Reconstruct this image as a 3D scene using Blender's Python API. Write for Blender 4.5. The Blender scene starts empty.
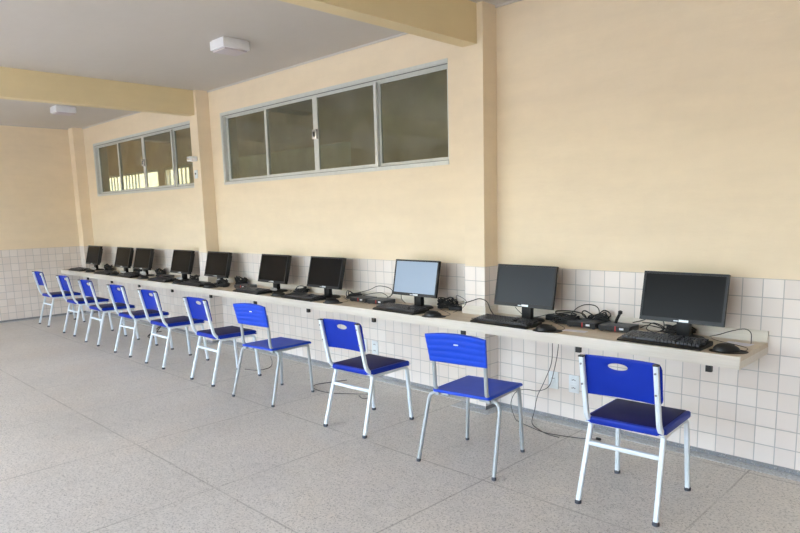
import bpy, bmesh, math, random
from mathutils import Vector, Matrix
random.seed(7)
S = bpy.context.scene
C = S.collection
PI = math.pi
ZD = 0.69          # desk height
ZC = 2.768         # ceiling height
XB = -9.61         # far end wall
YO = -6.6          # open courtyard side
ZT = 1.026         # top of the tiled dado
ZS = 0.026         # skirting height

# ------------------------------------------------------------------ materials
def srgb(r, g, b):
    f = lambda c: (c/255/12.92 if c/255 <= 0.04045 else ((c/255+0.055)/1.055)**2.4)
    return (f(r), f(g), f(b), 1)

class NT:
    def __init__(s, name):
        s.m = bpy.data.materials.new(name); s.m.use_nodes = True
        s.t = s.m.node_tree; s.n = s.t.nodes; s.l = s.t.links
        s.b = s.n['Principled BSDF']
    def add(s, typ, **kw):
        n = s.n.new(typ)
        for k, v in kw.items(): setattr(n, k, v)
        return n
    def link(s, a, b): s.l.new(a, b)
    def math(s, op, a, b=None, c=None):
        n = s.add('ShaderNodeMath', operation=op)
        for i, v in enumerate((a, b, c)):
            if v is None: continue
            if isinstance(v, (int, float)): n.inputs[i].default_value = v
            else: s.link(v, n.inputs[i])
        return n.outputs[0]
    def mix(s, f, a, b):
        n = s.add('ShaderNodeMix', data_type='RGBA')
        for i, v in ((0, f), (6, a), (7, b)):
            if isinstance(v, (int, float, tuple)): n.inputs[i].default_value = v
            else: s.link(v, n.inputs[i])
        return n.outputs[2]
    def noise(s, vec, scale, detail=3, rough=.5):
        n = s.add('ShaderNodeTexNoise'); n.inputs['Scale'].default_value = scale
        n.inputs['Detail'].default_value = detail; n.inputs['Roughness'].default_value = rough
        s.link(vec, n.inputs['Vector']); return n.outputs['Fac']
    def ramp(s, v, lo, hi):
        n = s.add('ShaderNodeMapRange'); n.inputs[1].default_value = lo; n.inputs[2].default_value = hi
        s.link(v, n.inputs[0]); return n.outputs[0]
    def bump(s, h, strength, dist=.01):
        n = s.add('ShaderNodeBump'); n.inputs['Strength'].default_value = strength
        n.inputs['Distance'].default_value = dist
        s.link(h, n.inputs['Height']); s.link(n.outputs[0], s.b.inputs['Normal'])

def simple(name, col, rough=.5, metal=0., spec=.5, var=.08, scale=30, coat=0., emit=None, es=0.):
    t = NT(name); b = t.b
    tc = t.add('ShaderNodeTexCoord').outputs['Object']
    f = t.noise(tc, scale, 3)
    dark = tuple(c*(1-var) for c in col[:3])+(1,)
    lite = tuple(min(1, c*(1+var)) for c in col[:3])+(1,)
    t.link(t.mix(t.ramp(f, .3, .7), dark, lite), b.inputs['Base Color'])
    b.inputs['Roughness'].default_value = rough; b.inputs['Metallic'].default_value = metal
    b.inputs['Specular IOR Level'].default_value = spec
    if coat: b.inputs['Coat Weight'].default_value = coat; b.inputs['Coat Roughness'].default_value = .15
    if emit:
        b.inputs['Emission Color'].default_value = emit; b.inputs['Emission Strength'].default_value = es
    return t.m

def m_paint(name, col, var=.04):
    t = NT(name)
    g = t.add('ShaderNodeNewGeometry').outputs['Position']
    mp = t.add('ShaderNodeMapping'); mp.inputs['Scale'].default_value = (1, 1, 5); t.link(g, mp.inputs[0])
    a = t.noise(mp.outputs[0], 1.3, 5, .6)
    b2 = t.noise(g, 9, 4, .6)
    f = t.math('ADD', t.math('MULTIPLY', a, .7), t.math('MULTIPLY', b2, .3))
    dark = tuple(c*(1-var) for c in col[:3])+(1,); lite = tuple(min(1, c*(1+var)) for c in col[:3])+(1,)
    t.link(t.mix(t.ramp(f, .35, .65), dark, lite), t.b.inputs['Base Color'])
    t.b.inputs['Roughness'].default_value = .62; t.b.inputs['Specular IOR Level'].default_value = .3
    t.bump(f, .25, .03)
    return t.m

def m_tile():
    t = NT('dado_tile')
    g = t.add('ShaderNodeNewGeometry')
    sp = t.add('ShaderNodeSeparateXYZ'); t.link(g.outputs['Position'], sp.inputs[0])
    sn = t.add('ShaderNodeSeparateXYZ'); t.link(g.outputs['Normal'], sn.inputs[0])
    side = t.math('GREATER_THAN', t.math('ABSOLUTE', sn.outputs[0]), .5)
    u = t.math('ADD', t.math('MULTIPLY', sp.outputs[0], t.math('SUBTRACT', 1, side)), t.math('MULTIPLY', sp.outputs[1], side))
    u = t.math('MULTIPLY', t.math('ADD', u, 20.0), 10.0)
    v = t.math('MULTIPLY', t.math('SUBTRACT', sp.outputs[2], ZS), 10.0)
    fu = t.math('FRACT', u); fv = t.math('FRACT', v)
    du = t.math('SUBTRACT', .5, t.math('ABSOLUTE', t.math('SUBTRACT', fu, .5)))
    dv = t.math('SUBTRACT', .5, t.math('ABSOLUTE', t.math('SUBTRACT', fv, .5)))
    d = t.math('MINIMUM', du, dv)
    grout = t.math('SUBTRACT', 1, t.ramp(d, .016, .034))
    cell = t.add('ShaderNodeCombineXYZ'); t.link(t.math('FLOOR', u), cell.inputs[0]); t.link(t.math('FLOOR', v), cell.inputs[1]); t.link(side, cell.inputs[2])
    wn = t.add('ShaderNodeTexWhiteNoise'); t.link(cell.outputs[0], wn.inputs['Vector'])
    tile = t.mix(wn.outputs['Value'], srgb(228, 219, 213), srgb(237, 230, 225))
    n = t.noise(g.outputs['Position'], 25, 4)
    gc = t.mix(n, srgb(168, 166, 166), srgb(196, 192, 190))
    t.link(t.mix(grout, tile, gc), t.b.inputs['Base Color'])
    r = t.add('ShaderNodeMapRange'); t.link(grout, r.inputs[0]); r.inputs[3].default_value = .22; r.inputs[4].default_value = .8
    t.link(r.outputs[0], t.b.inputs['Roughness'])
    t.bump(t.math('MULTIPLY', grout, -1), .35, .002)
    return t.m

def m_floor(name, base, strip=False):
    t = NT(name)
    g = t.add('ShaderNodeNewGeometry').outputs['Position']
    sp = t.add('ShaderNodeSeparateXYZ'); t.link(g, sp.inputs[0])
    wob = t.math('MULTIPLY', t.math('SUBTRACT', t.noise(g, 3, 2), .5), .012)
    big = t.noise(g, .8, 4, .6); mid = t.noise(g, 14, 6, .7)
    f = t.math('ADD', t.math('MULTIPLY', big, .55), t.math('MULTIPLY', mid, .45))
    lo = tuple(c*.86 for c in base[:3])+(1,); hi = tuple(min(1, c*1.12) for c in base[:3])+(1,)
    col = t.mix(t.ramp(f, .36, .64), lo, hi)
    warm = t.noise(g, 1.7, 3)
    col = t.mix(t.math('MULTIPLY', t.ramp(warm, .5, .75), .35), col, tuple(c*k for c, k in zip(base[:3], (1.06, .97, .88)))+(1,))
    v = t.add('ShaderNodeTexVoronoi'); v.inputs['Scale'].default_value = 140; t.link(g, v.inputs['Vector'])
    sel = t.add('ShaderNodeSeparateColor'); t.link(v.outputs['Color'], sel.inputs[0])
    inside = t.math('LESS_THAN', v.outputs['Distance'], .42)
    dk = t.math('MULTIPLY', t.math('GREATER_THAN', sel.outputs[0], .80), inside)
    lt = t.math('MULTIPLY', t.math('LESS_THAN', sel.outputs[0], .16), inside)
    col = t.mix(t.math('MULTIPLY', dk, .6), col, srgb(98, 93, 88))
    col = t.mix(t.math('MULTIPLY', lt, .5), col, srgb(214, 208, 200))
    v2 = t.add('ShaderNodeTexVoronoi'); v2.inputs['Scale'].default_value = 60; t.link(g, v2.inputs['Vector'])
    s2 = t.add('ShaderNodeSeparateColor'); t.link(v2.outputs['Color'], s2.inputs[0])
    sp2 = t.math('MULTIPLY', t.math('GREATER_THAN', s2.outputs[1], .9), t.math('LESS_THAN', v2.outputs['Distance'], .22))
    col = t.mix(t.math('MULTIPLY', sp2, .45), col, srgb(104, 96, 88))
    gr = t.noise(g, 75, 3, .7)
    col = t.mix(t.math('MULTIPLY', t.ramp(gr, .48, .66), .42), col, srgb(128, 123, 117))
    if not strip:
        def joint(o, off):
            x = t.math('ADD', t.math('ADD', o, wob), off)
            fx = t.math('ABSOLUTE', t.math('SUBTRACT', t.math('FRACT', t.math('ADD', x, .5)), .5))
            return t.math('SUBTRACT', 1, t.ramp(fx, .0025, .0065))
        j = t.math('MAXIMUM', joint(sp.outputs[0], 20.09), joint(sp.outputs[1], 20.13))
        br = t.ramp(t.noise(g, 2.3, 3), .25, .55)
        col = t.mix(t.math('MULTIPLY', t.math('MULTIPLY', j, .42), br), col, srgb(96, 88, 80))
    t.link(col, t.b.inputs['Base Color'])
    r = t.add('ShaderNodeMapRange'); t.link(mid, r.inputs[0]); r.inputs[3].default_value = .30; r.inputs[4].default_value = .52
    t.link(r.outputs[0], t.b.inputs['Roughness'])
    t.b.inputs['Specular IOR Level'].default_value = .45
    return t.m

def m_wood():
    t = NT('desk_laminate')
    tc = t.add('ShaderNodeTexCoord').outputs['Object']
    mp = t.add('ShaderNodeMapping'); mp.inputs['Scale'].default_value = (1.2, 26, 26); t.link(tc, mp.inputs[0])
    a = t.noise(mp.outputs[0], 2.2, 6, .65)
    t.link(t.mix(t.ramp(a, .3, .7), srgb(196, 180, 158), srgb(216, 203, 184)), t.b.inputs['Base Color'])
    t.b.inputs['Roughness'].default_value = .42
    return t.m
def m_edge():
    t = NT('desk_edge_laminate')
    tc = t.add('ShaderNodeTexCoord').outputs['Object']
    mp = t.add('ShaderNodeMapping'); mp.inputs['Scale'].default_value = (1.2, 30, 30); t.link(tc, mp.inputs[0])
    a = t.noise(mp.outputs[0], 2.0, 6, .65)
    t.link(t.mix(t.ramp(a, .3, .7), srgb(214, 206, 194), srgb(228, 222, 212)), t.b.inputs['Base Color'])
    t.b.inputs['Roughness'].default_value = .4
    return t.m
def m_glass():
    t = NT('window_glass')
    out = t.n['Material Output']
    tr = t.add('ShaderNodeBsdfTransparent'); tr.inputs[0].default_value = (.76, .79, .74, 1)
    gl = t.add('ShaderNodeBsdfGlossy'); gl.inputs['Roughness'].default_value = .03
    df = t.add('ShaderNodeBsdfDiffuse'); df.inputs[0].default_value = (.42, .41, .38, 1)
    g = t.add('ShaderNodeNewGeometry').outputs['Position']
    m1 = t.add('ShaderNodeMixShader'); m2 = t.add('ShaderNodeMixShader')
    fr = t.add('ShaderNodeFresnel'); fr.inputs[0].default_value = 1.45
    bf = t.math('SUBTRACT', 1, t.add('ShaderNodeNewGeometry').outputs['Backfacing'])
    t.link(t.math('MULTIPLY', t.ramp(t.noise(g, 3, 4), .2, .9), .22), m1.inputs[0])
    t.link(tr.outputs[0], m1.inputs[1]); t.link(df.outputs[0], m1.inputs[2])
    t.link(t.math('MULTIPLY', fr.outputs[0], bf), m2.inputs[0]); t.link(m1.outputs[0], m2.inputs[1]); t.link(gl.outputs[0], m2.inputs[2])
    t.link(m2.outputs[0], out.inputs['Surface'])
    return t.m

M = {
 'wall': m_paint('cream_wall_paint', srgb(238, 222, 196)),
 'beam': m_paint('shaded_cream_beam_paint', srgb(230, 213, 172), .03),  # wall cream made yellower and darker to carry the beams' shade
 'ceil': m_paint('white_ceiling_paint', srgb(208, 203, 197), .02),
 'tile': m_tile(),
 'floor': m_floor('granilite_floor', srgb(218, 213, 206)),
 'strip': m_floor('granilite_border', srgb(198, 202, 206), True),
 'skirt': m_floor('granilite_skirting', srgb(140, 142, 148), True),
 'wood': m_wood(), 'edge': m_edge(),
 'glass': m_glass(),
 'alu': simple('grey_painted_aluminium', srgb(208, 211, 208), .38, .1, .5, .04),
 'aludark': simple('dark_aluminium_track', srgb(120, 124, 122), .45, .2),  # dark gasket line of the window track
 'latch': simple('chrome_latch', srgb(222, 222, 224), .25, .6),
 'white_tube': simple('white_enamelled_steel', srgb(222, 232, 240), .32, 0, .5, .03),
 'grey_tube': simple('grey_enamelled_steel', srgb(168, 174, 178), .35, .1, .5, .04),
 'blue': simple('blue_plastic', srgb(10, 46, 164), .42, 0, .2, .05, 8),
 'bright': simple('bright_blue_plastic', srgb(18, 70, 204), .42, 0, .3, .05, 8),
 'navy': simple('seat_grime_and_dark_reflection', srgb(8, 16, 92), .4, 0, .08, .08, 8),  # dirty glossy top with its dark reflection put into the colour
 'foot': simple('grey_rubber', srgb(70, 74, 84), .7),
 'screw': simple('zinc_screw', srgb(130, 132, 136), .35, .8),
 'sticker': simple('white_sticker', srgb(226, 230, 240), .5),
 'black': simple('black_plastic', srgb(24, 24, 26), .42, 0, .4, .1),
 'matt': simple('matt_black_plastic', srgb(30, 30, 33), .6, 0, .35, .1),
 'bezel': simple('dark_grey_bezel', srgb(30, 32, 37), .38, 0, .3, .05),
 'key': simple('black_keycap', srgb(48, 49, 54), .28, 0, .6, .1),
 'screen': simple('monitor_screen_off', srgb(20, 19, 20), .26, 0, .09, .03, 2),
 'screen_g': simple('monitor_screen_grey', srgb(42, 48, 56), .3, 0, .2, .03, 2),
 'screen_on': simple('monitor_screen_lit', srgb(90, 104, 120), .3, 0, .5, .04, 2, emit=(.36, .48, .64, 1), es=.30),
 'silver': simple('silver_badge', srgb(206, 210, 216), .3, .3),
 'cable': simple('black_cable', srgb(20, 20, 22), .5),
 'greycable': simple('grey_cable', srgb(86, 84, 84), .5),
 'box': simple('charcoal_box_plastic', srgb(58, 62, 68), .45, 0, .5, .08),
 'red': simple('red_stripe', srgb(196, 52, 50), .5),
 'paper': simple('white_paper', srgb(228, 226, 236), .7, 0, .2, .03),
 'bag': simple('crumpled_plastic', srgb(196, 196, 196), .25, 0, .6, .25, 60),
 'outlet': simple('white_outlet_plastic', srgb(226, 232, 236), .35, 0, .5, .02),
 'slot': simple('dark_socket_hole', srgb(80, 84, 90), .6),
 'lamp': simple('white_lamp_housing', srgb(238, 240, 246), .4, 0, .5, .02),
 'lampd': simple('frosted_lamp_diffuser', srgb(206, 198, 204), .5, 0, .5, .02),
 'bracket': simple('grey_steel_bracket', srgb(104, 108, 112), .45, .4),
 'cap': simple('black_bracket_cap', srgb(34, 34, 36), .5),
 'bar': simple('white_painted_bar', srgb(238, 236, 226), .5),
 'cream': m_paint('sunlit_cream_render', srgb(190, 176, 134), .04),
 'pale': m_paint('pale_shutter_paint', srgb(252, 248, 226), .02),
 'ground': m_paint('courtyard_concrete', srgb(138, 134, 124), .08),
}

# ------------------------------------------------------------------ mesh helpers
def bx(bm, x0, x1, y0, y1, z0, z1, bev=0, seg=2):
    vs = [bm.verts.new((x, y, z)) for x in (x0, x1) for y in (y0, y1) for z in (z0, z1)]
    fs = [(0,1,3,2), (4,6,7,5), (0,4,5,1), (2,3,7,6), (0,2,6,4), (1,5,7,3)]
    faces = [bm.faces.new([vs[i] for i in f]) for f in fs]
    if bev:
        es = {e for f in faces for e in f.edges}
        bmesh.ops.bevel(bm, geom=list(es), offset=bev, segments=seg, profile=.6, affect='EDGES')

def smooth_path(pts, r=.03, n=5):
    """polyline with rounded corners"""
    P = [Vector(p) for p in pts]; out = [P[0]]
    for i in range(1, len(P)-1):
        a, b, c = P[i-1], P[i], P[i+1]
        d1 = (a-b); d2 = (c-b); k = min(r, d1.length*.45, d2.length*.45)
        p0 = b+d1.normalized()*k; p1 = b+d2.normalized()*k
        for j in range(n+1):
            t = j/n; out.append(p0*(1-t)**2 + b*2*t*(1-t) + p1*t*t)
    out.append(P[-1]); return out

def catmull(pts, n=6):
    P = [Vector(p) for p in pts]; P = [P[0]*2-P[1]]+P+[P[-1]*2-P[-2]]; out = []
    for i in range(1, len(P)-2):
        p0, p1, p2, p3 = P[i-1:i+3]
        for j in range(n):
            t = j/n
            out.append(.5*((2*p1)+(p2-p0)*t+(2*p0-5*p1+4*p2-p3)*t*t+(3*p1-p0-3*p2+p3)*t**3))
    out.append(P[-2]); return out

def circle(r, n=10): return [(r*math.cos(2*PI*i/n), r*math.sin(2*PI*i/n)) for i in range(n)]
def squircle(a, b, n=16, e=.45):
    o = []
    for i in range(n):
        t = 2*PI*(i+.5)/n; c, s = math.cos(t), math.sin(t)
        o.append((a*math.copysign(abs(c)**e, c), b*math.copysign(abs(s)**e, s)))
    return o

def sweep(bm, path, sec, up=None):
    P = [Vector(p) for p in path]; n = len(P); rings = []
    prev = None
    for i in range(n):
        t = (P[min(i+1, n-1)]-P[max(i-1, 0)]).normalized()
        if up is not None: x = Vector(up)
        elif prev is None: x = t.orthogonal()
        else: x = prev
        x = (x-t*x.dot(t)).normalized(); y = t.cross(x); prev = x
        rings.append([bm.verts.new(P[i]+x*a+y*b) for a, b in sec])
    m = len(sec)
    for i in range(n-1):
        for j in range(m):
            bm.faces.new((rings[i][j], rings[i][(j+1) % m], rings[i+1][(j+1) % m], rings[i+1][j]))
    bm.faces.new(rings[0][::-1]); bm.faces.new(rings[-1])

def lathe(bm, prof, seg=20, sx=1, sy=1, cx=0, cy=0):
    rings = []
    for r, z in prof:
        rings.append([bm.verts.new((cx+r*sx*math.cos(2*PI*i/seg), cy+r*sy*math.sin(2*PI*i/seg), z)) for i in range(seg)])
    for a, b in zip(rings, rings[1:]):
        for i in range(seg): bm.faces.new((a[i], a[(i+1) % seg], b[(i+1) % seg], b[i]))
    bm.faces.new(rings[0][::-1]); bm.faces.new(rings[-1])

def obj(name, bm, mat, parent=None, smooth=True, ang=35, rotz=0, loc=None):
    bmesh.ops.recalc_face_normals(bm, faces=bm.faces)
    me = bpy.data.meshes.new(name); bm.to_mesh(me); bm.free()
    me.materials.append(M[mat] if isinstance(mat, str) else mat)
    if smooth:
        for p in me.polygons: p.use_smooth = True
        me.set_sharp_from_angle(angle=math.radians(ang))
    o = bpy.data.objects.new(name, me); C.objects.link(o)
    if parent: o.parent = parent
    if loc: o.location = loc
    if rotz: o.rotation_euler.z = rotz
    return o

def thing(name, label, cat, loc=(0, 0, 0), rotz=0, group=None):
    o = bpy.data.objects.new(name, None); C.objects.link(o); o.empty_display_size = .05
    o.location = loc; o.rotation_euler = (0, 0, rotz); o['label'] = label; o['category'] = cat
    if group: o['group'] = group
    return o
def tag(o, label, cat, group=None):
    o['label'] = label; o['category'] = cat
    if group: o['group'] = group
    return o
def struct(o, label=None, cat=None):
    o['kind'] = 'structure'
    if label: o['label'] = label
    if cat: o['category'] = cat
    return o
def dup(root, loc, rotz, label, group=None, skip=()):
    r = root.copy(); C.objects.link(r); r.location = loc; r.rotation_euler = (0, 0, rotz); r['label'] = label
    if group: r['group'] = group
    for ch in list(root.children):
        if ch.name.split('.')[0] in skip: continue
        c = ch.copy(); C.objects.link(c); c.parent = r
        for g in ch.children:
            d = g.copy(); C.objects.link(d); d.parent = c
    return r
def B(): return bmesh.new()

# ------------------------------------------------------------------ the room
XR = 4.2
COLS = [(-9.61, -9.43), (-5.87, -5.70), (-1.998, -1.825)]   # columns along the desk wall
CD = .15
W1 = (-5.46, -2.262); W2 = (-9.075, -5.872); WZ = (1.772, 2.495)

b = B(); bx(b, XB, XR, YO, .0, -.12, 0); struct(obj('floor', b, 'floor', smooth=False), 'worn grey speckled granilite floor with slab joints', 'floor')
b = B(); bx(b, XB, XR, YO, .18, ZC, ZC+.15); struct(obj('ceiling', b, 'ceil', smooth=False), 'off-white painted ceiling slab', 'ceiling')
# desk wall with two window openings
b = B()
bx(b, -17.2, XR+.2, 0, .18, -.12, WZ[0]); bx(b, -17.2, XR+.2, 0, .18, WZ[1], 3.0)
for x0, x1 in ((-17.2, W2[0]), (W2[1], W1[0]), (W1[1], XR+.2)): bx(b, x0, x1, 0, .18, WZ[0], WZ[1])
struct(obj('wall_right', b, 'wall', smooth=False), 'long cream wall above the computer desk', 'wall')
b = B(); bx(b, XB-.2, XB, YO, 0, -.12, ZC); struct(obj('wall_back', b, 'wall', smooth=False), 'cream end wall at the far left', 'wall')
b = B(); bx(b, XR, XR+.2, YO, 0, -.12, ZC); struct(obj('wall_front', b, 'wall', smooth=False), 'cream wall behind the viewer', 'wall')
# courtyard side: solid on the right, unseen lintel and fins added to shape light
b = B()
bx(b, 1.9, XR+.2, YO-.18, YO, -.12, ZC)
bx(b, XB-.2, 1.9, YO-.18, YO, 2.42, ZC)
for x in (-9.8, -5.9, -2.0, 1.9): bx(b, x, x+.2, YO-2.4, YO, -.12, 2.9)
struct(obj('wall_left', b, 'wall', smooth=False), 'cream wall open to the courtyard, with added lintel and fins shaping the light', 'wall')

for i, (x0, x1) in enumerate(COLS):
    b = B(); bx(b, x0, x1, -CD, 0, 0, ZC)
    struct(obj('column', b, 'wall', smooth=False), ['cream corner column at the end wall', 'cream column between the two windows', 'cream column beside the nearer window'][i], 'column')
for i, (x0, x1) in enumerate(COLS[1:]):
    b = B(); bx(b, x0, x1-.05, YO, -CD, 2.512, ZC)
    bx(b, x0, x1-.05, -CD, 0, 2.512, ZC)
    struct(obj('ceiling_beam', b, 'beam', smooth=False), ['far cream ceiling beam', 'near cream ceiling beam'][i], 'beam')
# thin cornice line between wall and ceiling
b = B(); bx(b, XB, XR, -.012, 0, ZC-.014, ZC); bx(b, XB, XB+.012, YO, 0, ZC-.014, ZC)
struct(obj('trim_1', b, 'ceil', smooth=False), 'thin white cornice line', 'trim')

# tiled dado (4 mm proud), skirting, floor border
TH = .004
segs = []
x = XB
for x0, x1 in COLS:
    if x0 > x: segs.append((x, x0))
    x = x1
segs.append((x, XR))
b = B()
for x0, x1 in segs: bx(b, x0, x1, -TH, 0, ZS, ZT)
for x0, x1 in COLS:
    bx(b, x0-(TH if x0 > XB else 0), x1+TH, -CD-TH, -CD, ZS, ZT)
    bx(b, x1, x1+TH, -CD, 0, ZS, ZT)
    if x0 > XB: bx(b, x0-TH, x0, -CD, 0, ZS, ZT)
struct(obj('trim_2', b, 'tile', smooth=False), 'square white wall tiles with grey grout along the desk wall', 'wall tiles')
b = B(); bx(b, XB, XB+TH, YO, -CD, ZS, ZT)
struct(obj('trim_3', b, 'tile', smooth=False), 'square white wall tiles on the far end wall', 'wall tiles')
def skirt(name, off, h, mat, label, cat, back=True):
    b = B()
    for i, (x0, x1) in enumerate(segs): bx(b, x0+off, x1-(off if i < len(segs)-1 else 0), -off, 0, 0, h)
    for x0, x1 in COLS:
        e = off if x0 > XB else 0
        bx(b, x0-e, x1+off, -CD-off, -CD, 0, h); bx(b, x1, x1+off, -CD, 0, 0, h)
        if e: bx(b, x0-off, x0, -CD, 0, 0, h)
    if back: bx(b, XB, XB+off, YO, -CD-off, 0, h)
    return struct(obj(name, b, mat, smooth=False), label, cat)
skirt('baseboard_right', .009, ZS, 'skirt', 'low dark grey granilite skirting', 'skirting')
skirt('trim_4', .085, .003, 'strip', 'paler granilite border strip of the floor', 'floor border')

# ------------------------------------------------------------------ windows
def window(name, x0, x1, label, lock=True):
    w = thing(name, label, 'window', (x0, 0, WZ[0])); w['kind'] = 'structure'
    L = x1-x0; H = WZ[1]-WZ[0]; q = L/4; fr = .032
    b = B()
    bx(b, 0, L, .0, .07, 0, .016); bx(b, 0, L, .0, .07, H-.018, H)
    bx(b, 0, .02, .0, .07, .016, H-.018); bx(b, L-.01, L, .03, .07, .016, H-.018)
    bx(b, .02, L-.01, .010, .013, H-.034, H-.018); bx(b, .02, L-.01, .036, .039, H-.030, H-.018)
    bx(b, -.012, L, -.006, .0, -.014, .012); bx(b, -.012, L, -.006, .0, H-.012, H+.014); bx(b, -.014, .006, -.006, 0, -.014, H+.014)
    obj('window_frame', b, 'alu', w, smooth=False)
    b = B(); bx(b, .02, L-.01, .001, .009, H-.0235, H-.018); bx(b, .02, L-.01, .001, .009, .016, .020)
    obj('track', b, 'aludark', w, smooth=False)
    # sashes: outer two set back, inner two forward
    for i in range(4):
        y0 = .042 if i in (0, 3) else .016
        a, c = i*q, (i+1)*q
        if i == 0: a += .02
        if i == 3: c -= .012
        if i in (1, 2): a -= .012 if i == 1 else 0; c += .012 if i == 2 else 0
        b = B(); z0, z1 = .016, H-.022; s = .032
        bx(b, a, a+s, y0, y0+.018, z0, z1); bx(b, c-s, c, y0, y0+.018, z0, z1)
        bx(b, a+s, c-s, y0, y0+.018, z0, z0+.03); bx(b, a+s, c-s, y0, y0+.018, z1-.024, z1)
        sh = obj('sash', b, 'alu', w, smooth=False)
        b = B(); bx(b, a+s, c-s, y0+.007, y0+.011, z0+.03, z1-.024)
        obj('pane', b, 'glass', sh, smooth=False)
    b = B(); bx(b, 2*q-.034, 2*q+.03, -.004, .016, H*.44, H*.44+.085, .004)
    lt = obj('latch', b, 'latch', w)
    b = B(); bx(b, 2*q-.012, 2*q+.008, -.012, -.004, H*.44+.02, H*.44+.065, .003); obj('latch_lever', b, 'bezel', lt)
    return w
window('window_1', W1[0], W1[1], 'wide four-pane grey aluminium sliding window nearer the viewer')
window('window_2', W2[0], W2[1], 'wide four-pane grey aluminium sliding window near the far end')

# corridor behind the windows, open towards a sunlit yard
YC = 1.45
b = B()
bx(b, -17, 3, YC, YC+.15, 2.27, 2.9); bx(b, -17, 3, YC, YC+.15, -.1, 1.2)
for x0, x1 in ((-17, -12.9), (-9.05, -7.75), (-5.05, 3)): bx(b, x0, x1, YC, YC+.15, 1.2, 2.27)
for x0, x1 in ((-10.25, -10.0),): bx(b, x0, x1, YC+.02, YC+.12, 1.2, 2.27)
bx(b, -17.2, -17, .18, YC+.15, -.1, 3.0)
struct(obj('wall_corridor', b, 'wall', smooth=False), 'cream corridor wall seen through the windows', 'wall')
b = B(); bx(b, -17, 3, .18, YC+.15, 2.9, 3.0); bx(b, -5.9, -5.65, .18, YC, 2.66, 2.9); bx(b, -2.05, -1.8, .18, YC, 2.66, 2.9); bx(b, -9.7, -9.45, .18, YC, 2.66, 2.9)
struct(obj('ceiling_corridor', b, 'ceil', smooth=False), 'corridor ceiling with shallow beams', 'ceiling')
b = B(); bx(b, -17, 3, .18, YC+.15, -.12, 0); struct(obj('floor_corridor', b, 'floor', smooth=False), 'corridor floor beyond the windows', 'floor')
b = B(); bx(b, -7.75, -5.05, YC+.04, YC+.09, 1.2, 2.27); struct(obj('window_3', b, 'pale', smooth=False), 'pale cream shuttered opening of the corridor seen through the nearer window', 'shutter')
g = thing('window_grille', 'white vertical bars of the corridor opening seen through the far window', 'grille', (-12.9, YC+.03, 1.2))
b = B(); bx(b, 0, 3.85, 0, .03, .0, .04); bx(b, 0, 3.85, 0, .03, 1.03, 1.07); obj('rail', b, 'bar', g, smooth=False)
for i in range(27):
    x = .12+i*.14
    if .85 < x < 1.2 or 1.85 < x < 2.62: continue
    b = B(); bx(b, x, x+.022, .0, .022, .04, 1.03); obj('bar', b, 'bar', g, smooth=False)
b = B(); bx(b, -24, 0, 3.6, 3.8, -.1, 3.6); struct(obj('wall_yard', b, 'cream', smooth=False), 'sunlit cream yard wall beyond the corridor', 'wall')
# ground outside
b = B(); bx(b, -30, 25, -40, 20, -.3, -.13); struct(obj('ground', b, 'ground', smooth=False), 'pale concrete ground of the courtyard', 'ground')
b = B(); bx(b, -16, 6, -24, -23.6, -.12, 3.2); struct(obj('wall_courtyard', b, 'cream', smooth=False), 'cream wall across the courtyard', 'wall')

# ------------------------------------------------------------------ desk
DX0, DX1, DY = -9.604, -.06, -.45
d = thing('wall_desk', 'long beige wall-mounted worktop running under all the computers', 'desk', (0, 0, 0))
b = B()
xs = [DX0]
def deskstrip(z0, z1):
    bx(b, DX0, DX1, DY+.018, -CD-.012, z0, z1)
    prev = -9.42
    for x0, x1 in COLS[1:]:
        bx(b, prev, x0-.012, -CD-.012, -TH-.001, z0, z1); prev = x1+.012
    bx(b, prev, DX1, -CD-.012, -TH-.001, z0, z1)
deskstrip(ZD-.025, ZD)
obj('desktop', b, 'wood', d, smooth=False)
b = B(); bx(b, DX0, DX1, DY, DY+.018, ZD-.062, ZD); bx(b, DX1-.018, DX1, DY+.018, -TH-.001, ZD-.062, ZD-.025)
obj('front_edge', b, 'edge', d, smooth=False)
b = B(); z0, z1, t = ZD, ZD+.06, .014
prev = -9.42
for x0, x1 in COLS[1:]:
    bx(b, prev, x0-TH-t-.001, -TH-t-.001, -TH-.001, z0, z1)
    bx(b, x0-TH-t-.001, x0-TH-.001, -CD-TH-t, -TH-.001, z0, z1)
    bx(b, x0-TH-.001, x1+TH+.001, -CD-TH-t, -CD-TH-.001, z0, z1)
    bx(b, x1+TH+.001, x1+TH+t+.001, -CD-TH-t, -TH-.001, z0, z1); prev = x1+TH+t+.001
bx(b, prev, DX1, -TH-t-.001, -TH-.001, z0, z1)
obj('upstand', b, 'edge', d, smooth=False)
for x in (-.214, -.945, -1.81, -2.70, -3.53, -4.36, -5.20, -6.07, -6.95, -7.8, -8.65):
    b = B(); bx(b, x-.014, x+.014, -.40, -TH-.001, ZD-.062, ZD-.026)
    br = obj('bracket', b, 'bracket', d, smooth=False)
    b = B(); bx(b, x-.015, x+.015, -.418, -.395, ZD-.104, ZD-.0625, .003); obj('end_cap', b, 'cap', br)

# ------------------------------------------------------------------ chairs
def panel_pts(u, v, W, curve, y0, lean, z0):
    # u: across, v: height above z0 ; curved towards the sitter in the middle, leaning back with height
    return Vector((u, y0 - lean*v - curve*(1-(u/W)**2), z0+v))

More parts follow.
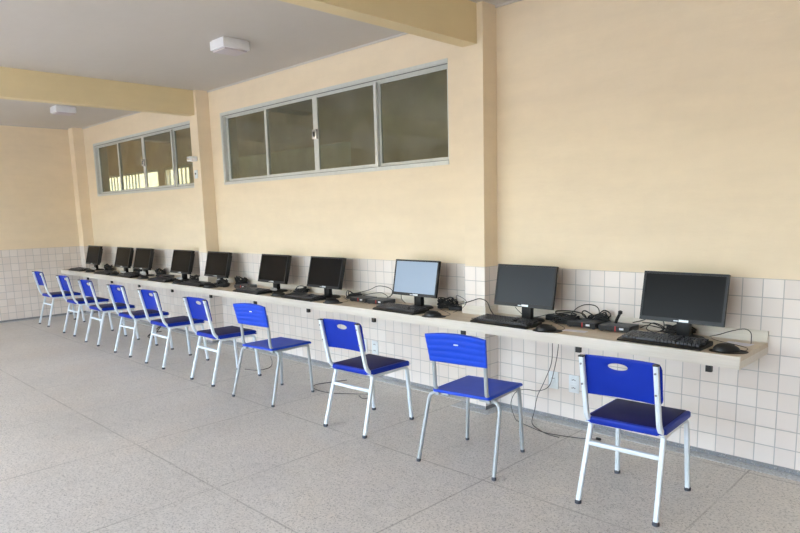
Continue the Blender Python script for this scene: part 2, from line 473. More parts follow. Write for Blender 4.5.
def back_with_hole():
    b = B(); W, H = .192, .195; n = 72; rings = 6; th = .012
    hx, hc, ha, hb = -.016, .150, .047, .0165
    def outer(t):
        c, s = math.cos(t), math.sin(t)
        # ray from the hole centre to a rounded rectangle
        k = 1e9
        if abs(c) > 1e-6: k = min(k, (W-hx if c > 0 else W+hx)/abs(c))
        k = min(k, ((H-hc) if s > 0 else hc)/abs(s)) if abs(s) > 1e-6 else k
        x, v = hx+c*k, hc+s*k
        r = .03                                   # corner rounding
        for sx in (-1, 1):
            for cv, sv in ((H-r, 1), (r, -1)):
                cx = sx*(W-r)
                if (x-cx)*sx > 0 and (v-cv)*sv > 0:
                    dx, dv = x-cx, v-cv; L = math.hypot(dx, dv); x, v = cx+dx/L*r, cv+dv/L*r
        return x, v
    ts = [2*PI*i/n for i in range(n)]
    corners = [math.atan2(dv, dx) % (2*PI) for dx, dv in ((W-hx, H-hc), (-W-hx, H-hc), (-W-hx, -hc), (W-hx, -hc))]
    ts = sorted(ts+[c+e for c in corners for e in (-.05, -.02, 0, .02, .05)])
    n = len(ts); F = []; R = []
    for side in (0, 1):
        L = []
        for k in range(rings+1):
            f = (k/rings)**1.3; ring = []
            for t in ts:
                ox, ov = outer(t); ix, iv = hx+ha*math.cos(t), hc+hb*math.sin(t)
                x, v = ix+(ox-ix)*f, iv+(ov-iv)*f
                e = .0035 if k in (0, rings) else 0
                p = panel_pts(x, v, W, -.022, 0, .17, 0)
                p.y += (-th/2+e) if side == 0 else (th/2-e)
                ring.append(b.verts.new(p))
            L.append(ring)
        R.append(L)
        for k in range(rings):
            for i in range(n): b.faces.new((L[k][i], L[k][(i+1) % n], L[k+1][(i+1) % n], L[k+1][i]))
    for k in (0, rings):
        for i in range(n): b.faces.new((R[0][k][i], R[0][k][(i+1) % n], R[1][k][(i+1) % n], R[1][k][i]))
    return b

def seat_mesh(w, y0, y1, z, th, r=.035, dip=.006):
    b = B(); N = 14; 
    def outline(inset):
        pts = []
        for cx, cy, a0 in ((w-r, y1-r, 0), (-w+r, y1-r, PI/2), (-w+r, y0+r, PI), (w-r, y0+r, 1.5*PI)):
            for j in range(7):
                a = a0+PI/2*j/6; pts.append((cx+(r-inset)*math.cos(a), cy+(r-inset)*math.sin(a)))
        return pts
    lay = [(min(.012, r*.6), -th), (.003, -th+.003), (0, -th+.008), (0, -.007), (.003, -.002), (min(.010, r*.5), 0), (r*.85, -.001)]
    rings = [[b.verts.new((x, y, z+dz+(-.016*max(0, (y-(y1-.07))/.07)**2))) for x, y in outline(i)] for i, dz in lay]
    # dished centre
    cyy = (y0+y1)/2
    for f in (.7, .35):
        rings.append([b.verts.new((v.co.x*f, cyy+(v.co.y-cyy)*f, z-.002-dip*(1-f))) for v in rings[6]])
    m = len(rings[0])
    for a, c in zip(rings, rings[1:]):
        for i in range(m): b.faces.new((a[i], a[(i+1) % m], c[(i+1) % m], c[i]))
    b.faces.new(rings[0][::-1]); b.faces.new(rings[-1])
    return b

def foot_cap(parent, x, y, z=0, r=.015):
    b = B(); lathe(b, [(r*.95, 0), (r*1.06, .002), (r*1.06, .014), (r*.8, .018)], 14, cx=x, cy=y); obj('foot_cap', b, 'foot', parent)

def chair_white(label):
    t = thing('school_chair', label, 'chair')
    sq = squircle(.0115, .0115)
    st = obj('seat', seat_mesh(.190, -.165, .235, .425, .036), 'blue', t)
    b = B(); bx(b, -.172, .172, -.148, .190, .4235, .4262, .001); obj('dark_reflection_sheet', b, 'navy', st)  # added sheet painting the dark reflection on the dirty blue seat
    b = B(); bx(b, -.188, .188, -.163, .233, .3935, .398, .001)
    obj('seat_underside', b, 'white_tube', t)
    o = obj('backrest', back_with_hole(), 'blue', t, loc=(0, -.196, .545))
    for s in (-1, 1):
        for z in (.70, .60):
            yy = -.2255-(z-.545)*.17
            b = B(); lathe(b, [(.005, 0), (.005, .003), (.003, .004)], 10)
            bmesh.ops.rotate(b, verts=b.verts, matrix=Matrix.Rotation(PI/2, 3, 'X')); bmesh.ops.translate(b, verts=b.verts, vec=(s*.172, yy+.196, z-.545)); obj('screw', b, 'screw', o)
        X = s*.172
        b = B(); sweep(b, smooth_path([(X, -.245, .736), (X, -.207, .56), (X, -.178, .43), (X, -.115, .383)], .035), sq, (1, 0, 0))
        p = obj('back_post', b, 'white_tube', t)
        b = B(); bx(b, X-.0128, X+.0128, -.2585, -.2315, .733, .740, .002); obj('post_cap', b, 'cap', p)
        b = B(); sweep(b, [(X, -.12, .381), (X, .14, .381)], sq, (1, 0, 0)); obj('seat_rail', b, 'white_tube', t)
        b = B(); sweep(b, smooth_path([(X, .13, .381), (X, .205, .375), (s*.182, .232, .006)], .04), sq, (1, 0, 0)); l = obj('leg', b, 'white_tube', t); foot_cap(l, s*.182, .232)
        b = B(); sweep(b, [(s*.174, -.125, .375), (s*.187, -.228, .006)], sq, (1, 0, 0)); l = obj('leg', b, 'white_tube', t); foot_cap(l, s*.187, -.228)
    b = B(); sweep(b, [(-.172, -.148, .287), (.172, -.148, .287)], squircle(.011, .011), (0, 0, 1)); obj('crossbar', b, 'white_tube', t)
    b = B(); sweep(b, [(-.165, .12, .379), (.165, .12, .379)], squircle(.009, .009), (0, 0, 1)); obj('crossbar', b, 'white_tube', t)
    return t

def chair_grey(label):
    t = thing('school_chair', label, 'chair')
    c = circle(.0115, 12)
    obj('seat', seat_mesh(.186, -.170, .240, .424, .020, .02, .003), 'bright', t)
    # ribbed backrest
    b = B(); W, H = .192, .158; nx, nz = 16, 31; R = []
    for side in (0, 1):
        g = []
        for k in range(nz+1):
            v = k/nz*H; row = []
            for i in range(nx+1):
                u = -1+2*i/nx
                w = W*(1-.06*(1-k/nz))
                vv = v + (.012*(1-u*u) if k == nz else .012*(1-u*u)*(k/nz)) - .006*(1-u*u)*(1-k/nz)
                p = panel_pts(u*w, vv, W, -.020, 0, .18, 0)
                rib = .004*abs(math.sin(PI*5*k/nz))**.5
                e = (1 if abs(u) < .99 and 0 < k < nz else .55)
                p.y += (-(.010+rib) if side == 0 else .010)*e
                row.append(b.verts.new(p))
            g.append(row)
        R.append(g)
        for k in range(nz):
            for i in range(nx): b.faces.new((g[k][i], g[k][i+1], g[k+1][i+1], g[k+1][i]))
    for k in range(nz):
        for i in (0, nx): b.faces.new((R[0][k][i], R[0][k+1][i], R[1][k+1][i], R[1][k][i]))
    for i in range(nx):
        for k in (0, nz): b.faces.new((R[0][k][i], R[0][k][i+1], R[1][k][i+1], R[1][k][i]))
    o = obj('backrest', b, 'bright', t, loc=(0, -.185, .590), ang=50)
    b = B(); bx(b, -.016, .012, -.0185, -.0165, .105, .112); q = obj('sticker', b, 'sticker', o)
    q.location = (0, .003, 0)
    for s in (-1, 1):
        b = B(); sweep(b, smooth_path([(s*.166, -.182, .68), (s*.166, -.172, .585), (s*.165, -.163, .43), (s*.165, -.12, .392)], .04), c); obj('back_post', b, 'grey_tube', t)
        b = B(); sweep(b, [(s*.165, -.15, .393), (s*.168, .17, .393)], c); obj('seat_rail', b, 'grey_tube', t)
        b = B(); sweep(b, smooth_path([(s*.170, .165, .391), (s*.172, .205, .388), (s*.190, .215, .006)], .035), c); l = obj('leg', b, 'grey_tube', t); foot_cap(l, s*.190, .215, r=.012)
        b = B(); sweep(b, smooth_path([(s*.10, -.120, .392), (s*.228, -.125, .392), (s*.245, -.232, .006)], .05), c); l = obj('leg', b, 'grey_tube', t); foot_cap(l, s*.245, -.232, r=.012)
    for y in (-.10, .15):
        b = B(); sweep(b, [(-.17, y, .389), (.17, y, .389)], circle(.009, 10)); obj('crossbar', b, 'grey_tube', t)
    return t

GC = 'blue school chairs along the desk'
cw = chair_white('blue and white school chair nearest the viewer, at the right end of the desk')
cw['group'] = GC; cw.location = (-.405, -.80, 0); cw.rotation_euler.z = math.radians(4)
for x, y, r, lab in (
    (-2.255, -.885, 3, 'blue and white chair with oval back hole, in front of the lit pale blue monitor'),
    (-4.165, -.872, 0, 'white-legged blue chair directly left of the grey-tubed chair with a ribbed back facing the third monitor pair'),
    (-5.125, -.858, 0, 'white-legged blue chair whose backrest stands left under the monitor beside the middle column'),
    (-5.925, -.845, 1, 'white-legged blue chair, fourth in the row counted from the far end wall'),
    (-6.815, -.835, 0, 'white-legged blue chair, third in the row counted from the far end wall'),
    (-7.72, -.785, 0, 'white-legged blue chair, second in the row counted from the far end wall'),
    (-8.80, -.755, 0, 'white-legged blue chair farthest away, leftmost beside the tiled end wall')):
    dup(cw, (x, y, 0), math.radians(r), lab, GC)
LAB = {-4.165: 'white-legged blue chair immediately left of the farther grey-tubed ribbed chair',
       -5.125: 'white-legged blue chair, fifth in the row counted from the far end wall'}
for o in C.objects:
    if o.name.startswith('school_chair') and round(o.location.x, 3) in LAB: o['label'] = LAB[round(o.location.x, 3)]
cg = chair_grey('bright blue ribbed-back chair on grey tube legs, the nearer of the two')
cg['group'] = GC; cg.location = (-1.32, -.895, 0); cg.rotation_euler.z = math.radians(8)
dup(cg, (-3.35, -.893, 0), math.radians(5), 'bright blue ribbed-back chair on grey tube legs, the farther of the two', GC)

# ------------------------------------------------------------------ computers
def monitor(label, screen, T):
    t = thing('computer_monitor', label, 'monitor', (0, 0, ZD))
    W, H = .226, .274
    tilt = Matrix.Rotation(math.radians(-11 if T < .03 else -14), 3, 'X')
    z0 = .098 if T < .03 else .090; yb = -.022
    def place(b): bmesh.ops.rotate(b, verts=b.verts, matrix=tilt); bmesh.ops.translate(b, verts=b.verts, vec=(0, yb, z0))
    b = B(); bx(b, -W, W, 0, T, 0, H, .004); bx(b, -.205, .205, T, T+.018, .03, H-.03, .006); bx(b, -.14, .14, T+.018, T+.045, .05, H-.07, .01); place(b); cs = obj('casing', b, 'black', t)
    b = B()
    e = .013
    for a in ((-W, W, H-e, H), (-W, W, 0, .022), (-W, -W+e, .022, H-e), (W-e, W, .022, H-e)): bx(b, a[0]+.0005, a[1]-.0005, -.004, .003, a[2]+.0005, a[3]-.0005)
    place(b); bz = obj('bezel', b, 'bezel', t, smooth=False)
    b = B(); bx(b, -W+e, W-e, -.0015, .002, .022, H-e); place(b); obj('screen', b, screen, t, smooth=False)
    b = B(); bx(b, -.006, .046, -.0055, -.0035, .004, .017, .001); bx(b, -.034, -.010, -.0055, -.0035, .006, .012, .001); place(b); obj('badge', b, 'silver', bz)
    b = B(); bx(b, -.036, .036, .020, .060, .012, .17, .008); obj('neck', b, 'black', t)
    b = B(); lathe(b, [(.112, 0), (.112, .006), (.10, .014), (.04, .02)], 28, 1, .78, 0, .052); obj('stand_base', b, 'black', t)
    return t

def keyboard(label):
    t = thing('keyboard', label, 'keyboard', (0, 0, ZD))
    b = B()
    w = .226
    vs = []
    prof = [(-.085, 0), (-.087, .008), (-.07, .015), (.06, .026), (.085, .026), (.087, 0)]
    for x in (-w, w): vs.append([b.verts.new((x, y, z)) for y, z in prof])
    m = len(prof)
    for i in range(m): b.faces.new((vs[0][i], vs[0][(i+1) % m], vs[1][(i+1) % m], vs[1][i]))
    b.faces.new(vs[0]); b.faces.new(vs[1][::-1])
    bmesh.ops.bevel(b, geom=b.edges[:], offset=.003, segments=2, affect='EDGES')
    obj('keyboard_body', b, 'black', t)
    b = B()
    for r in range(6):
        y = -.052+r*.0215+(.006 if r == 5 else 0)
        zt = .0165+(y+.07)*.085
        x = -.208
        while x < .205:
            wk = .0155
            if r == 0 and -.13 < x < -.03: wk = .11
            if (.072 < x < .085) or (.142 < x < .152): x += .012; continue
            if r in (2, 5, ) and .085 < x < .14 and r == 2: x += .02; continue
            bx(b, x, x+wk, y-.0072, y+.0072, zt-.004, zt+.010)
            x += wk+.005
    obj('keys', b, 'key', t, smooth=False)
    b = B(); bx(b, .148, .20, .0715, .0775, .0265, .0275); obj('status_strip', b, 'silver', t, smooth=False)
    return t

def mouse(label):
    t = thing('computer_mouse', label, 'mouse', (0, 0, ZD))
    b = B(); bmesh.ops.create_uvsphere(b, u_segments=20, v_segments=12, radius=1)
    for v in b.verts:
        x, y, z = v.co
        v.co = Vector((x*.036*(1-.12*y), y*.064, max(0, z)*.034*(1-.18*y)+.003 if z > 0 else .0))
    obj('mouse_shell', b, 'black', t, ang=60)
    b = B(); lathe(b, [(.007, -.003), (.008, 0), (.007, .003)], 14); bmesh.ops.rotate(b, verts=b.verts, matrix=Matrix.Rotation(PI/2, 3, 'Y')); bmesh.ops.translate(b, verts=b.verts, vec=(0, .03, .0255)); obj('scroll_wheel', b, 'matt', t)
    return t

ST = [  # x of monitor, screen, keyboard (x, y, rot), mouse (x, y, rot), where
 (-.435, 'screen', (-.475, -.345, -1), (-.155, -.35, -62), 'at the right end of the desk'),
 (-1.452, 'screen_g', (-1.50, -.36, -2), (-1.165, -.405, -55), 'just right of the near column'),
 (-2.435, 'screen_on', (-2.45, -.365, -3), (-2.085, -.405, -60), 'just left of the near column'),
 (-3.54, 'screen', (-3.66, -.36, -2), (-3.235, -.38, -50), 'fourth from the right end of the desk'),
 (-4.335, 'screen', (-4.48, -.36, -2), (-4.03, -.36, -50), 'second to the right of the middle column'),
 (-5.40, 'screen', (-5.62, -.35, 0), (-5.27, -.37, -40), 'just right of the middle column'),
 (-6.215, 'screen', (-6.42, -.35, 0), (-5.98, -.37, -40), 'just left of the middle column'),
 (-7.265, 'screen', (-7.38, -.345, 0), (-6.94, -.35, -40), 'fourth from the far end of the desk, right of a close pair'),
 (-7.88, 'screen', (-8.12, -.35, 0), (-7.76, -.37, -40), 'second from the far end of the desk'),
 (-8.945, 'screen', (-9.14, -.34, 0), (-8.67, -.36, -40), 'at the far end of the desk beside the corner column'),
]
WH = ['at the right end of the desk', 'just right of the near column', 'just left of the near column, below the lit one',
      'fourth from the right end of the desk', 'fifth from the right end of the desk', 'just right of the middle column',
      'just left of the middle column', 'third from the far end of the desk', 'second from the far end of the desk', 'at the far end of the desk']
ML = ['black widescreen monitor with dark screen at the right end of the desk', 'black monitor with slate grey screen just right of the near column',
      'monitor with a lit pale blue screen just left of the near column', 'black monitor with dark screen, fourth from the right end of the desk',
      'black monitor with dark screen, fifth from the right end of the desk', 'black monitor with dark screen just right of the middle column',
      'black monitor with dark screen just left of the middle column', 'black monitor with dark screen, third from the far end of the desk',
      'black monitor with dark screen, second from the far end of the desk', 'black monitor with dark screen at the far end of the desk by the end wall']
GM, GK, GU = 'monitors on the wall desk', 'keyboards on the wall desk', 'mice on the wall desk'
WH[2] = 'under the lit pale blue monitor'
protoM = {}
m0 = k0 = u0 = None
for i, (mx, scr, kb, mo, _) in enumerate(ST):
    key = (scr, i > 2)
    if key not in protoM:
        o = protoM[key] = monitor(ML[i], scr, .034 if i > 2 else .020); o['group'] = GM; o.location = (mx, -.215, ZD)
    else: o = dup(protoM[key], (mx, -.215, ZD), 0, ML[i], GM)
    kl = 'black keyboard with raised keys ' + (WH[i] if i != 2 else 'in front of the lit pale blue monitor')
    b = B(); lathe(b, [(.088, 0), (.090, .0015), (.088, .003)], 32, 1, .68)
    pd = obj('mouse_pad', b, 'matt'); pd.location = (mo[0]+.012, mo[1]-.004, ZD); pd.rotation_euler.z = math.radians(20)
    tag(pd, 'oval black mouse pad ' + (WH[i] if i != 2 else 'right of the keyboard of the lit pale blue monitor'), 'mouse pad', 'mouse pads on the wall desk')
    ul = 'black computer mouse ' + (WH[i] if i != 2 else 'beside the keyboard of the lit pale blue monitor')
    if i == 0:
        k0 = keyboard(kl); k0['group'] = GK; k0.location = (kb[0], kb[1], ZD); k0.rotation_euler.z = math.radians(kb[2])
        u0 = mouse(ul); u0['group'] = GU; u0.location = (mo[0], mo[1], ZD+.003); u0.rotation_euler.z = math.radians(mo[2])
    else:
        dup(k0, (kb[0], kb[1], ZD), math.radians(kb[2]), kl, GK)
        dup(u0, (mo[0], mo[1], ZD+.003), math.radians(mo[2]), ul, GU)

# small computer boxes
def small_box(label, x, y, rot=0):
    t = thing('mini_computer', label, 'small computer', (x, y, ZD), rot, 'small computer boxes on the desk')
    b = B(); bx(b, -.095, .095, -.065, .075, .004, .036, .004); obj('casing', b, 'box', t)
    b = B(); bx(b, -.093, .093, -.0665, -.0652, .006, .034); f = obj('front_panel', b, 'black', t, smooth=False)
    b = B(); bx(b, .008, .014, -.0685, -.0665, .004, .036); obj('red_stripe', b, 'red', t, smooth=False)
    b = B(); bx(b, .036, .062, -.0685, -.0665, .016, .028); obj('label_sticker', b, 'sticker', t, smooth=False)
    b = B()
    for s in (-.08, .08):
        for y2 in (-.05, .06): bx(b, s-.008, s+.008, y2-.008, y2+.008, 0, .004)
    obj('feet', b, 'matt', t, smooth=False)
    return t
bxs = small_box('small charcoal computer box, left one of the pair between the two rightmost monitors', -1.045, -.145)
for x, y, r, lab in ((-.83, -.15, 2, 'small charcoal computer box, right one of the pair between the two rightmost monitors'),
                  (-3.09, -.165, 0, 'small charcoal computer box, left one of the pair left of the lit monitor'),
                  (-2.865, -.175, 3, 'small charcoal computer box, right one of the pair left of the lit monitor'),
                  (-4.86, -.20, 6, 'small charcoal computer box right of the monitor beside the middle column'),
                  (-6.75, -.16, 0, 'small charcoal computer box between the third and fourth monitors from the far end')):
    dup(bxs, (x, y, ZD), math.radians(r), lab, 'small computer boxes on the desk')

# papers
def paper(x, y, w, h, rot, label, z=ZD):
    b = B(); bx(b, -w/2, w/2, -h/2, h/2, 0, .0012); o = obj('paper_sheet', b, 'paper', smooth=False); o.location = (x, y, z); o.rotation_euler.z = rot
    tag(o, label, 'paper')
paper(-1.02, -.315, .14, .06, .1, 'small white paper slip in front of the small computer boxes near the right end')
paper(-.165, -.135, .13, .07, -.1, 'white card lying behind the mouse at the right end of the desk')
paper(-7.56, -.30, .10, .10, .3, 'white paper slip between the close pair of far monitors')
paper(-8.60, -.27, .12, .09, .2, 'white paper slip right of the farthest monitor')

# power adapters (bricks) and plugs
def brick(x, y, z, rot, label, s=(.05, .028, .03)):
    t = thing('power_adapter', label, 'power adapter', (x, y, z), rot, 'black power adapters on the desk')
    b = B(); bx(b, -s[0], s[0], -s[1], s[1], 0, s[2], .006, 3); obj('adapter_body', b, 'matt', t)
    b = B(); sweep(b, smooth_path([(s[0]-.004, 0, s[2]/2), (s[0]+.02, 0, s[2]/2)], .005), circle(.005, 8)); obj('strain_relief', b, 'cable', t)
    return t
brick(-1.075, -.045, ZD, .1, 'black power adapter behind the left small computer box near the right end')
brick(-.985, -.046, ZD, -.1, 'black power adapter beside the wall, right one behind the small boxes near the right end', (.035, .022, .05))
brick(-2.13, -.10, ZD, .2, 'black power adapter right of the lit monitor')
brick(-5.08, -.11, ZD, .5, 'black power adapter heaped with cables right of the middle column monitor', (.045, .03, .045))
brick(-5.16, -.26, ZD, -.3, 'black power adapter in the cable heap in front of the middle column monitor', (.04, .028, .03))
brick(-7.0, -.10, ZD, .5, 'black power adapter right of the third monitor from the far end', (.045, .03, .04))
brick(-8.62, -.10, ZD, .2, 'black power adapter right of the farthest monitor', (.045, .03, .04))
# power strip
t = thing('power_strip', 'long black power strip against the wall behind the small boxes near the right end', 'power strip', (-1.27, -.052, ZD))
b = B(); bx(b, -.11, .11, -.024, .024, 0, .035, .004); obj('strip_body', b, 'black', t)
b = B()
for k in range(4): lathe(b, [(.014, .0352), (.014, .0362)], 14, cx=-.075+k*.05)
obj('socket', b, 'slot', t, smooth=False)
# standing plug
t = thing('power_plug', 'black plug with cord standing up on the right small computer box', 'plug', (-.862, -.12, ZD+.036))
b = B(); sweep(b, catmull([(0, 0, 0), (.006, 0, .02), (.018, 0, .045), (.026, 0, .062)]), circle(.009, 10)); obj('plug_body', b, 'black', t)
b = B(); lathe(b, [(.006, .055), (.013, .06), (.013, .075), (.005, .08)], 12, cx=.028); obj('plug_head', b, 'black', t)

def cable(label, pts, r=.0028, mat='cable', n=6, group=None, name='cable', cat='cable'):
    b = B(); sweep(b, catmull(pts, n), circle(r, 7)); return tag(obj(name, b, mat, ang=80), label, cat, group)
z = ZD
# cables near the right end
cable('black cable arching from the right-end monitor to the white card', [(-.30, -.17, z+.03), (-.27, -.12, z+.035), (-.22, -.09, z+.055), (-.16, -.07, z+.07), (-.125, -.08, z+.055), (-.115, -.10, z+.012), (-.11, -.12, z+.006)], .0022)
cable('black cable looping left of the right-end monitor', [(-.77, -.09, z+.045), (-.72, -.07, z+.06), (-.66, -.06, z+.085), (-.60, -.07, z+.075), (-.58, -.10, z+.03), (-.62, -.12, z+.008), (-.68, -.10, z+.02), (-.66, -.06, z+.05), (-.60, -.06, z+.035), (-.55, -.10, z+.01), (-.50, -.13, z+.024)], .003)
cable('second black cable tangled behind the keyboard at the right end', [(-.74, -.05, z+.01), (-.68, -.10, z+.04), (-.63, -.13, z+.045), (-.58, -.10, z+.03), (-.56, -.06, z+.012), (-.60, -.04, z+.02), (-.66, -.05, z+.045), (-.71, -.09, z+.05)], .003)
cable('black cable arching over the power adapters near the right end', [(-1.22, -.05, z+.03), (-1.18, -.03, z+.085), (-1.12, -.025, z+.115), (-1.05, -.025, z+.115), (-1.02, -.03, z+.09), (-1.01, -.05, z+.055)], .0026)
cable('coiled black cable lying on the power strip near the right end', [(-1.30, -.07, z+.045), (-1.23, -.03, z+.055), (-1.16, -.06, z+.05), (-1.20, -.10, z+.045), (-1.28, -.09, z+.05), (-1.31, -.05, z+.06), (-1.22, -.025, z+.065), (-1.12, -.05, z+.06), (-1.08, -.08, z+.045)], .004)
# between the lit monitor and the column
cable('black cable arching in front of the near column', [(-2.12, -.12, z+.04), (-2.06, -.17, z+.055), (-1.98, -.20, z+.075), (-1.90, -.20, z+.10), (-1.83, -.20, z+.12), (-1.76, -.21, z+.105), (-1.72, -.22, z+.05), (-1.66, -.245, z+.012)], .0032)
cable('thin black cable zigzagging left of the near column', [(-2.16, -.10, z+.05), (-2.09, -.15, z+.075), (-2.04, -.18, z+.05), (-2.06, -.18, z+.12), (-2.00, -.19, z+.115), (-1.95, -.20, z+.09), (-1.97, -.21, z+.05), (-2.02, -.22, z+.02), (-2.05, -.225, z+.008)], .0022)
cable('grey cable curling at the left corner of the slate-screen monitor keyboard', [(-1.80, -.33, z+.003), (-1.77, -.28, z+.006), (-1.73, -.25, z+.01), (-1.70, -.24, z+.012)], .003, 'greycable')
cable('black cable hanging under the slate-screen monitor', [(-1.56, -.16, z+.08), (-1.54, -.16, z+.06), (-1.49, -.14, z+.02), (-1.42, -.11, z+.02), (-1.35, -.10, z+.04), (-1.28, -.10, z+.055)], .0022)
# between the fourth monitor and the lit monitor
cable('black cable arching high over the small boxes left of the lit monitor', [(-3.31, -.12, z+.04), (-3.20, -.10, z+.06), (-3.11, -.07, z+.085), (-3.02, -.06, z+.12), (-2.92, -.06, z+.12), (-2.84, -.07, z+.10), (-2.83, -.09, z+.06), (-2.86, -.11, z+.038)], .003)
cable('black cable in small loops on the small boxes left of the lit monitor', [(-3.14, -.12, z+.04), (-3.05, -.09, z+.06), (-2.95, -.08, z+.07), (-2.89, -.08, z+.05), (-2.84, -.10, z+.045), (-2.79, -.08, z+.09), (-2.74, -.07, z+.09), (-2.71, -.09, z+.04), (-2.64, -.12, z+.015)], .0026)

# cable tangles behind the other monitors: one object per cable
rnd = random.Random(3)
TG = [(-2.235, -.085, .08, 'right of the lit monitor'), (-3.28, -.10, .05, 'right of the fourth monitor from the right end'),
      (-4.04, -.10, .05, 'right of the fifth monitor from the right end'), (-5.10, -.10, .08, 'right of the middle column monitor'),
      (-5.20, -.26, .05, 'in front of the middle column monitor'), (-5.98, -.17, .05, 'right of the monitor left of the middle column'),
      (-7.0, -.10, .06, 'right of the third monitor from the far end'), (-7.62, -.12, .05, 'between the two close far monitors'), (-8.65, -.11, .06, 'right of the farthest monitor'),
      (-1.19, -.12, .05, 'right of the slate-screen monitor'), (-.50, -.08, .045, 'behind the right-end monitor stand'), (-1.02, -.062, .085, 'on the adapters behind the small boxes near the right end')]
for tx, ty, hh, lab in TG:
    b = B(); far = tx < -4.9
    for k in range(9 if far else 8):
        pts = []; a = rnd.random()*6
        for j in range(12):
            a += .9+rnd.random()*.5
            pts.append((tx+math.cos(a)*(.045+.06*rnd.random()), ty+math.sin(a)*min(.06, abs(ty)-.035)*(.5+.5*rnd.random()), z+.008+hh*(1.5 if far else 1.1)*rnd.random()*(.6+.4*math.sin(j))**2))
        sweep(b, catmull(pts, 5), circle(.0052 if far else .0042, 7))
    o = tag(obj('cable_tangle', b, 'cable', ang=80), 'heap of tangled black cables '+lab, 'cables'); o['kind'] = 'stuff'
# crumpled clear-white plastic bags left by the stands
def bag(x, y, sx, sy, sz, seed, label):
    r_ = random.Random(seed); b = B(); bmesh.ops.create_icosphere(b, subdivisions=3, radius=1)
    for v in b.verts:
        k = 1+.35*(r_.random()-.5)
        v.co = Vector((v.co.x*sx*k, v.co.y*.018*k, max(0, (v.co.z+.6))*sz*.6*k))
    o = obj('plastic_bag', b, 'bag', smooth=False); o.location = (x, -.232, z+.016); tag(o, label, 'plastic bag', 'crumpled plastic bags by the monitors')
bag(-8.90, -.285, .085, .03, .035, 1, 'crumpled whitish plastic bag under the farthest monitor')
bag(-7.84, -.285, .085, .028, .03, 2, 'crumpled whitish plastic bag under the second monitor from the far end')
bag(-7.22, -.26, .085, .035, .05, 3, 'crumpled whitish plastic bag under the third monitor from the far end')
bag(-6.22, -.275, .06, .025, .03, 4, 'crumpled whitish plastic bag under the monitor left of the middle column')
bag(-5.33, -.265, .05, .03, .055, 5, 'crumpled whitish plastic bag under the monitor right of the middle column')
bag(-4.30, -.275, .05, .022, .028, 6, 'crumpled whitish plastic bag under the fifth monitor from the right end')
# mouse and keyboard leads
for i, (mx, scr, kb, mo, _) in enumerate(ST[:5]):
    a = math.radians(mo[2]); fx, fy = mo[0]-math.sin(a)*.056, mo[1]+math.cos(a)*.056
    cable('thin black lead of the mouse '+WH[i], [(fx, fy, z+.008), (fx-math.sin(a)*.03, fy+math.cos(a)*.03, z+.004), (fx+.0, fy+.10, z+.004), (mx+.16, -.13, z+.004), (mx+.11, -.08, z+.005)], .0016, group='mouse leads')

# cables under the desk
UC = 'cables hanging under the desk'
cable('thin dark cable hanging under the desk in front of the blank wall plate', [(-1.322, -.085, ZD-.03), (-1.322, -.08, .52), (-1.33, -.08, .40), (-1.38, -.085, .27), (-1.43, -.09, .16), (-1.44, -.11, .06), (-1.42, -.17, .006), (-1.34, -.25, .005), (-1.22, -.31, .005), (-1.12, -.32, .005)], .0026, 'greycable', group=UC)
cable('thin dark cable under the desk trailing along the floor to a plug', [(-1.270, -.08, ZD-.03), (-1.28, -.08, .50), (-1.30, -.085, .38), (-1.34, -.085, .25), (-1.42, -.09, .20), (-1.52, -.10, .195), (-1.60, -.10, .16), (-1.63, -.115, .08), (-1.58, -.15, .01), (-1.50, -.22, .005), (-1.36, -.27, .005), (-1.24, -.30, .005), (-1.12, -.28, .005), (-1.0, -.24, .005), (-.93, -.20, .005)], .0026, 'greycable', group=UC)
b = B(); lathe(b, [(.004, 0), (.009, .004), (.009, .028), (.004, .034)], 10); bmesh.ops.rotate(b, verts=b.verts, matrix=Matrix.Rotation(PI/2, 3, 'Y')); o = obj('power_plug', b, 'black'); o.location = (-.935, -.198, .009); tag(o, 'small black plug lying on the floor under the right part of the desk', 'plug')
cable('dark cable curled on the floor behind the chair facing the lit monitor', [(-3.24, -.25, .004), (-3.30, -.40, .004), (-3.33, -.52, .004), (-3.24, -.60, .004), (-3.05, -.60, .004), (-2.88, -.50, .004), (-2.75, -.42, .004), (-2.68, -.46, .004), (-2.72, -.53, .004), (-2.80, -.50, .004)], .0032, 'greycable')
cable('thin dark cable on the floor behind the farther ribbed chair', [(-4.56, -.14, .004), (-4.50, -.18, .005), (-4.36, -.26, .004), (-4.18, -.40, .004), (-4.16, -.54, .004), (-4.30, -.60, .004)], .003, 'greycable')
cable('black cable heaped on the floor beneath the far monitors', [(-6.90, -.20, .01), (-6.84, -.34, .02), (-6.74, -.42, .006), (-6.62, -.40, .05), (-6.60, -.34, .12), (-6.70, -.32, .10), (-6.78, -.38, .03), (-6.70, -.46, .006), (-6.58, -.44, .006)], .006)

# ------------------------------------------------------------------ wall fittings
def outlet(x, zc, kind, label):
    t = thing('wall_outlet' if kind else 'wall_switch', label, 'socket' if kind else 'switch', (x, -TH, zc), 0, 'white wall plates under the desk')
    b = B(); bx(b, -.037, .037, -.009, 0, -.059, .059, .003); p = obj('plate', b, 'outlet', t)
    if kind:
        for s in (-.027, .027):
            b = B(); bx(b, -.022, .022, -.011, -.009, s-.017, s+.017, .002); q = obj('socket', b, 'outlet', t)
            b = B()
            for k in (-.010, 0, .010): bx(b, k-.0028, k+.0028, -.0118, -.0108, s-.0035+(.003 if k == 0 else 0), s+.0035+(.003 if k == 0 else 0))
            obj('pin_holes', b, 'slot', q, smooth=False)
    else:
        b = B(); bx(b, -.014, .014, -.013, -.009, -.018, .018, .002); q = obj('rocker', b, 'outlet', t)
        b = B(); bx(b, -.012, .012, -.0138, -.0128, .012, .015); obj('rocker_mark', b, 'slot', q, smooth=False)
    return t
outlet(-1.355, .27, False, 'white blank-looking wall plate left of the double socket behind the hanging cables')
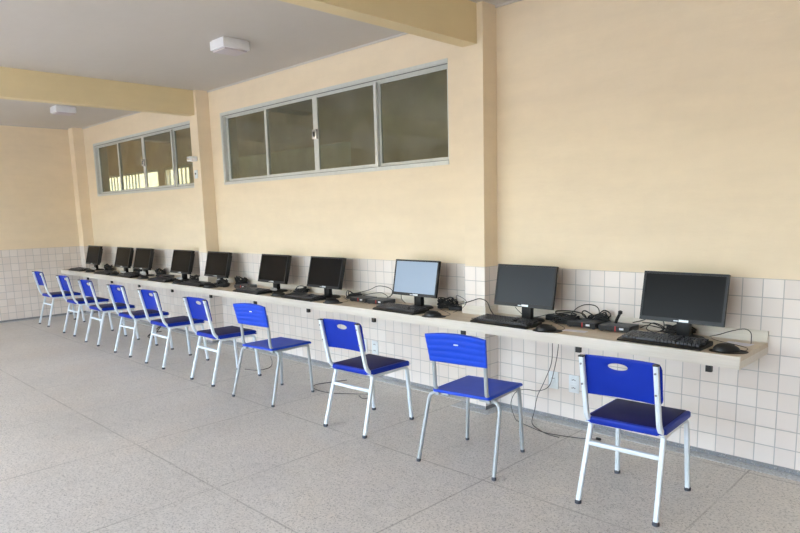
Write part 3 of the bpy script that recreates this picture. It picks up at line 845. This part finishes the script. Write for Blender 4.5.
outlet(-1.20, .268, True, 'white double wall socket beside the hanging cables under the desk')
outlet(-3.275, .262, False, 'white wall plate left of the farther double socket, behind the chair facing the lit monitor')
outlet(-3.135, .262, True, 'farther white double wall socket, behind the chair facing the lit monitor')
# box and switch on the middle column
t = thing('wall_sensor', 'white box fixed high on the front of the middle column', 'sensor box', (-5.80, -CD, 2.045))
b = B(); bx(b, -.055, .05, -.075, 0, -.022, .03, .006); obj('housing', b, 'lamp', t)
b = B(); bx(b, -.045, .035, -.078, -.0745, -.012, .018, .001); obj('cover', b, 'latch', t)
t = thing('wall_switch', 'small white switch on the middle column below the white box', 'switch', (-5.80, -CD, 1.885))
b = B(); bx(b, -.032, .032, -.010, 0, -.045, .045, .003); obj('plate', b, 'outlet', t)
b = B(); bx(b, -.008, .010, -.016, -.010, -.004, .016, .001); obj('rocker', b, 'slot', t)
# ceiling lamps
def lamp(x, y, label):
    t = thing('ceiling_lamp', label, 'ceiling lamp', (x, y, ZC), 0, 'square white ceiling lamps')
    b = B(); bx(b, -.10, .10, -.115, .115, -.075, -.008, .004); bx(b, -.09, .09, -.105, .105, -.008, 0); obj('housing', b, 'lamp', t)
    b = B(); bx(b, -.085, .085, -.10, .10, -.088, -.075, .004); obj('diffuser', b, 'lampd', t)
    return t
lamp(-3.73, -.885, 'square white ceiling lamp nearer, above the larger window side')
lamp(-7.62, -.85, 'square white ceiling lamp farther, behind the far ceiling beam')

# ------------------------------------------------------------------ light
w = bpy.data.worlds.new('World'); S.world = w; w.use_nodes = True
nt = w.node_tree; bg = nt.nodes['Background']
sk = nt.nodes.new('ShaderNodeTexSky'); sk.sky_type = 'NISHITA'; sk.sun_disc = False
sk.sun_elevation = math.radians(58); sk.sun_rotation = math.radians(200); sk.air_density = 1.2; sk.dust_density = 1.6; sk.ozone_density = 1
nt.links.new(sk.outputs[0], bg.inputs[0]); bg.inputs[1].default_value = 1.0
L = bpy.data.lights.new('sun', 'SUN'); L.energy = 2.2; L.angle = math.radians(1); L.color = (1, .95, .88)
so = bpy.data.objects.new('sun', L); C.objects.link(so)
dirv = Vector((.25, .5, -1.0)).normalized(); so.rotation_euler = dirv.to_track_quat('-Z', 'Y').to_euler()

# ------------------------------------------------------------------ camera
yaw, pitch, roll = -0.775, 0.1489, -0.0251
F = Vector((math.sin(yaw)*math.cos(pitch), math.cos(yaw)*math.cos(pitch), -math.sin(pitch)))
r = Vector((math.cos(yaw), -math.sin(yaw), 0)); u = r.cross(F)
c, s = math.cos(roll), math.sin(roll)
r2 = c*r+s*u; u2 = -s*r+c*u
cam = bpy.data.cameras.new('camera'); co = bpy.data.objects.new('camera', cam); C.objects.link(co)
co.matrix_world = Matrix(((r2.x, u2.x, -F.x, .924), (r2.y, u2.y, -F.y, -3.6974), (r2.z, u2.z, -F.z, 1.4167), (0, 0, 0, 1)))
cam.sensor_width = 36; cam.lens = 643.83/800*36; cam.clip_start = .05
cam.shift_x = -10.83/800; cam.shift_y = 42.09/800
S.camera = co
S.view_settings.view_transform = 'Standard'; S.view_settings.look = 'None'; S.view_settings.gamma = 1
S.view_settings.use_curve_mapping = False
S.view_settings.exposure = 1.04
S.cycles.max_bounces = 10; S.cycles.diffuse_bounces = 6
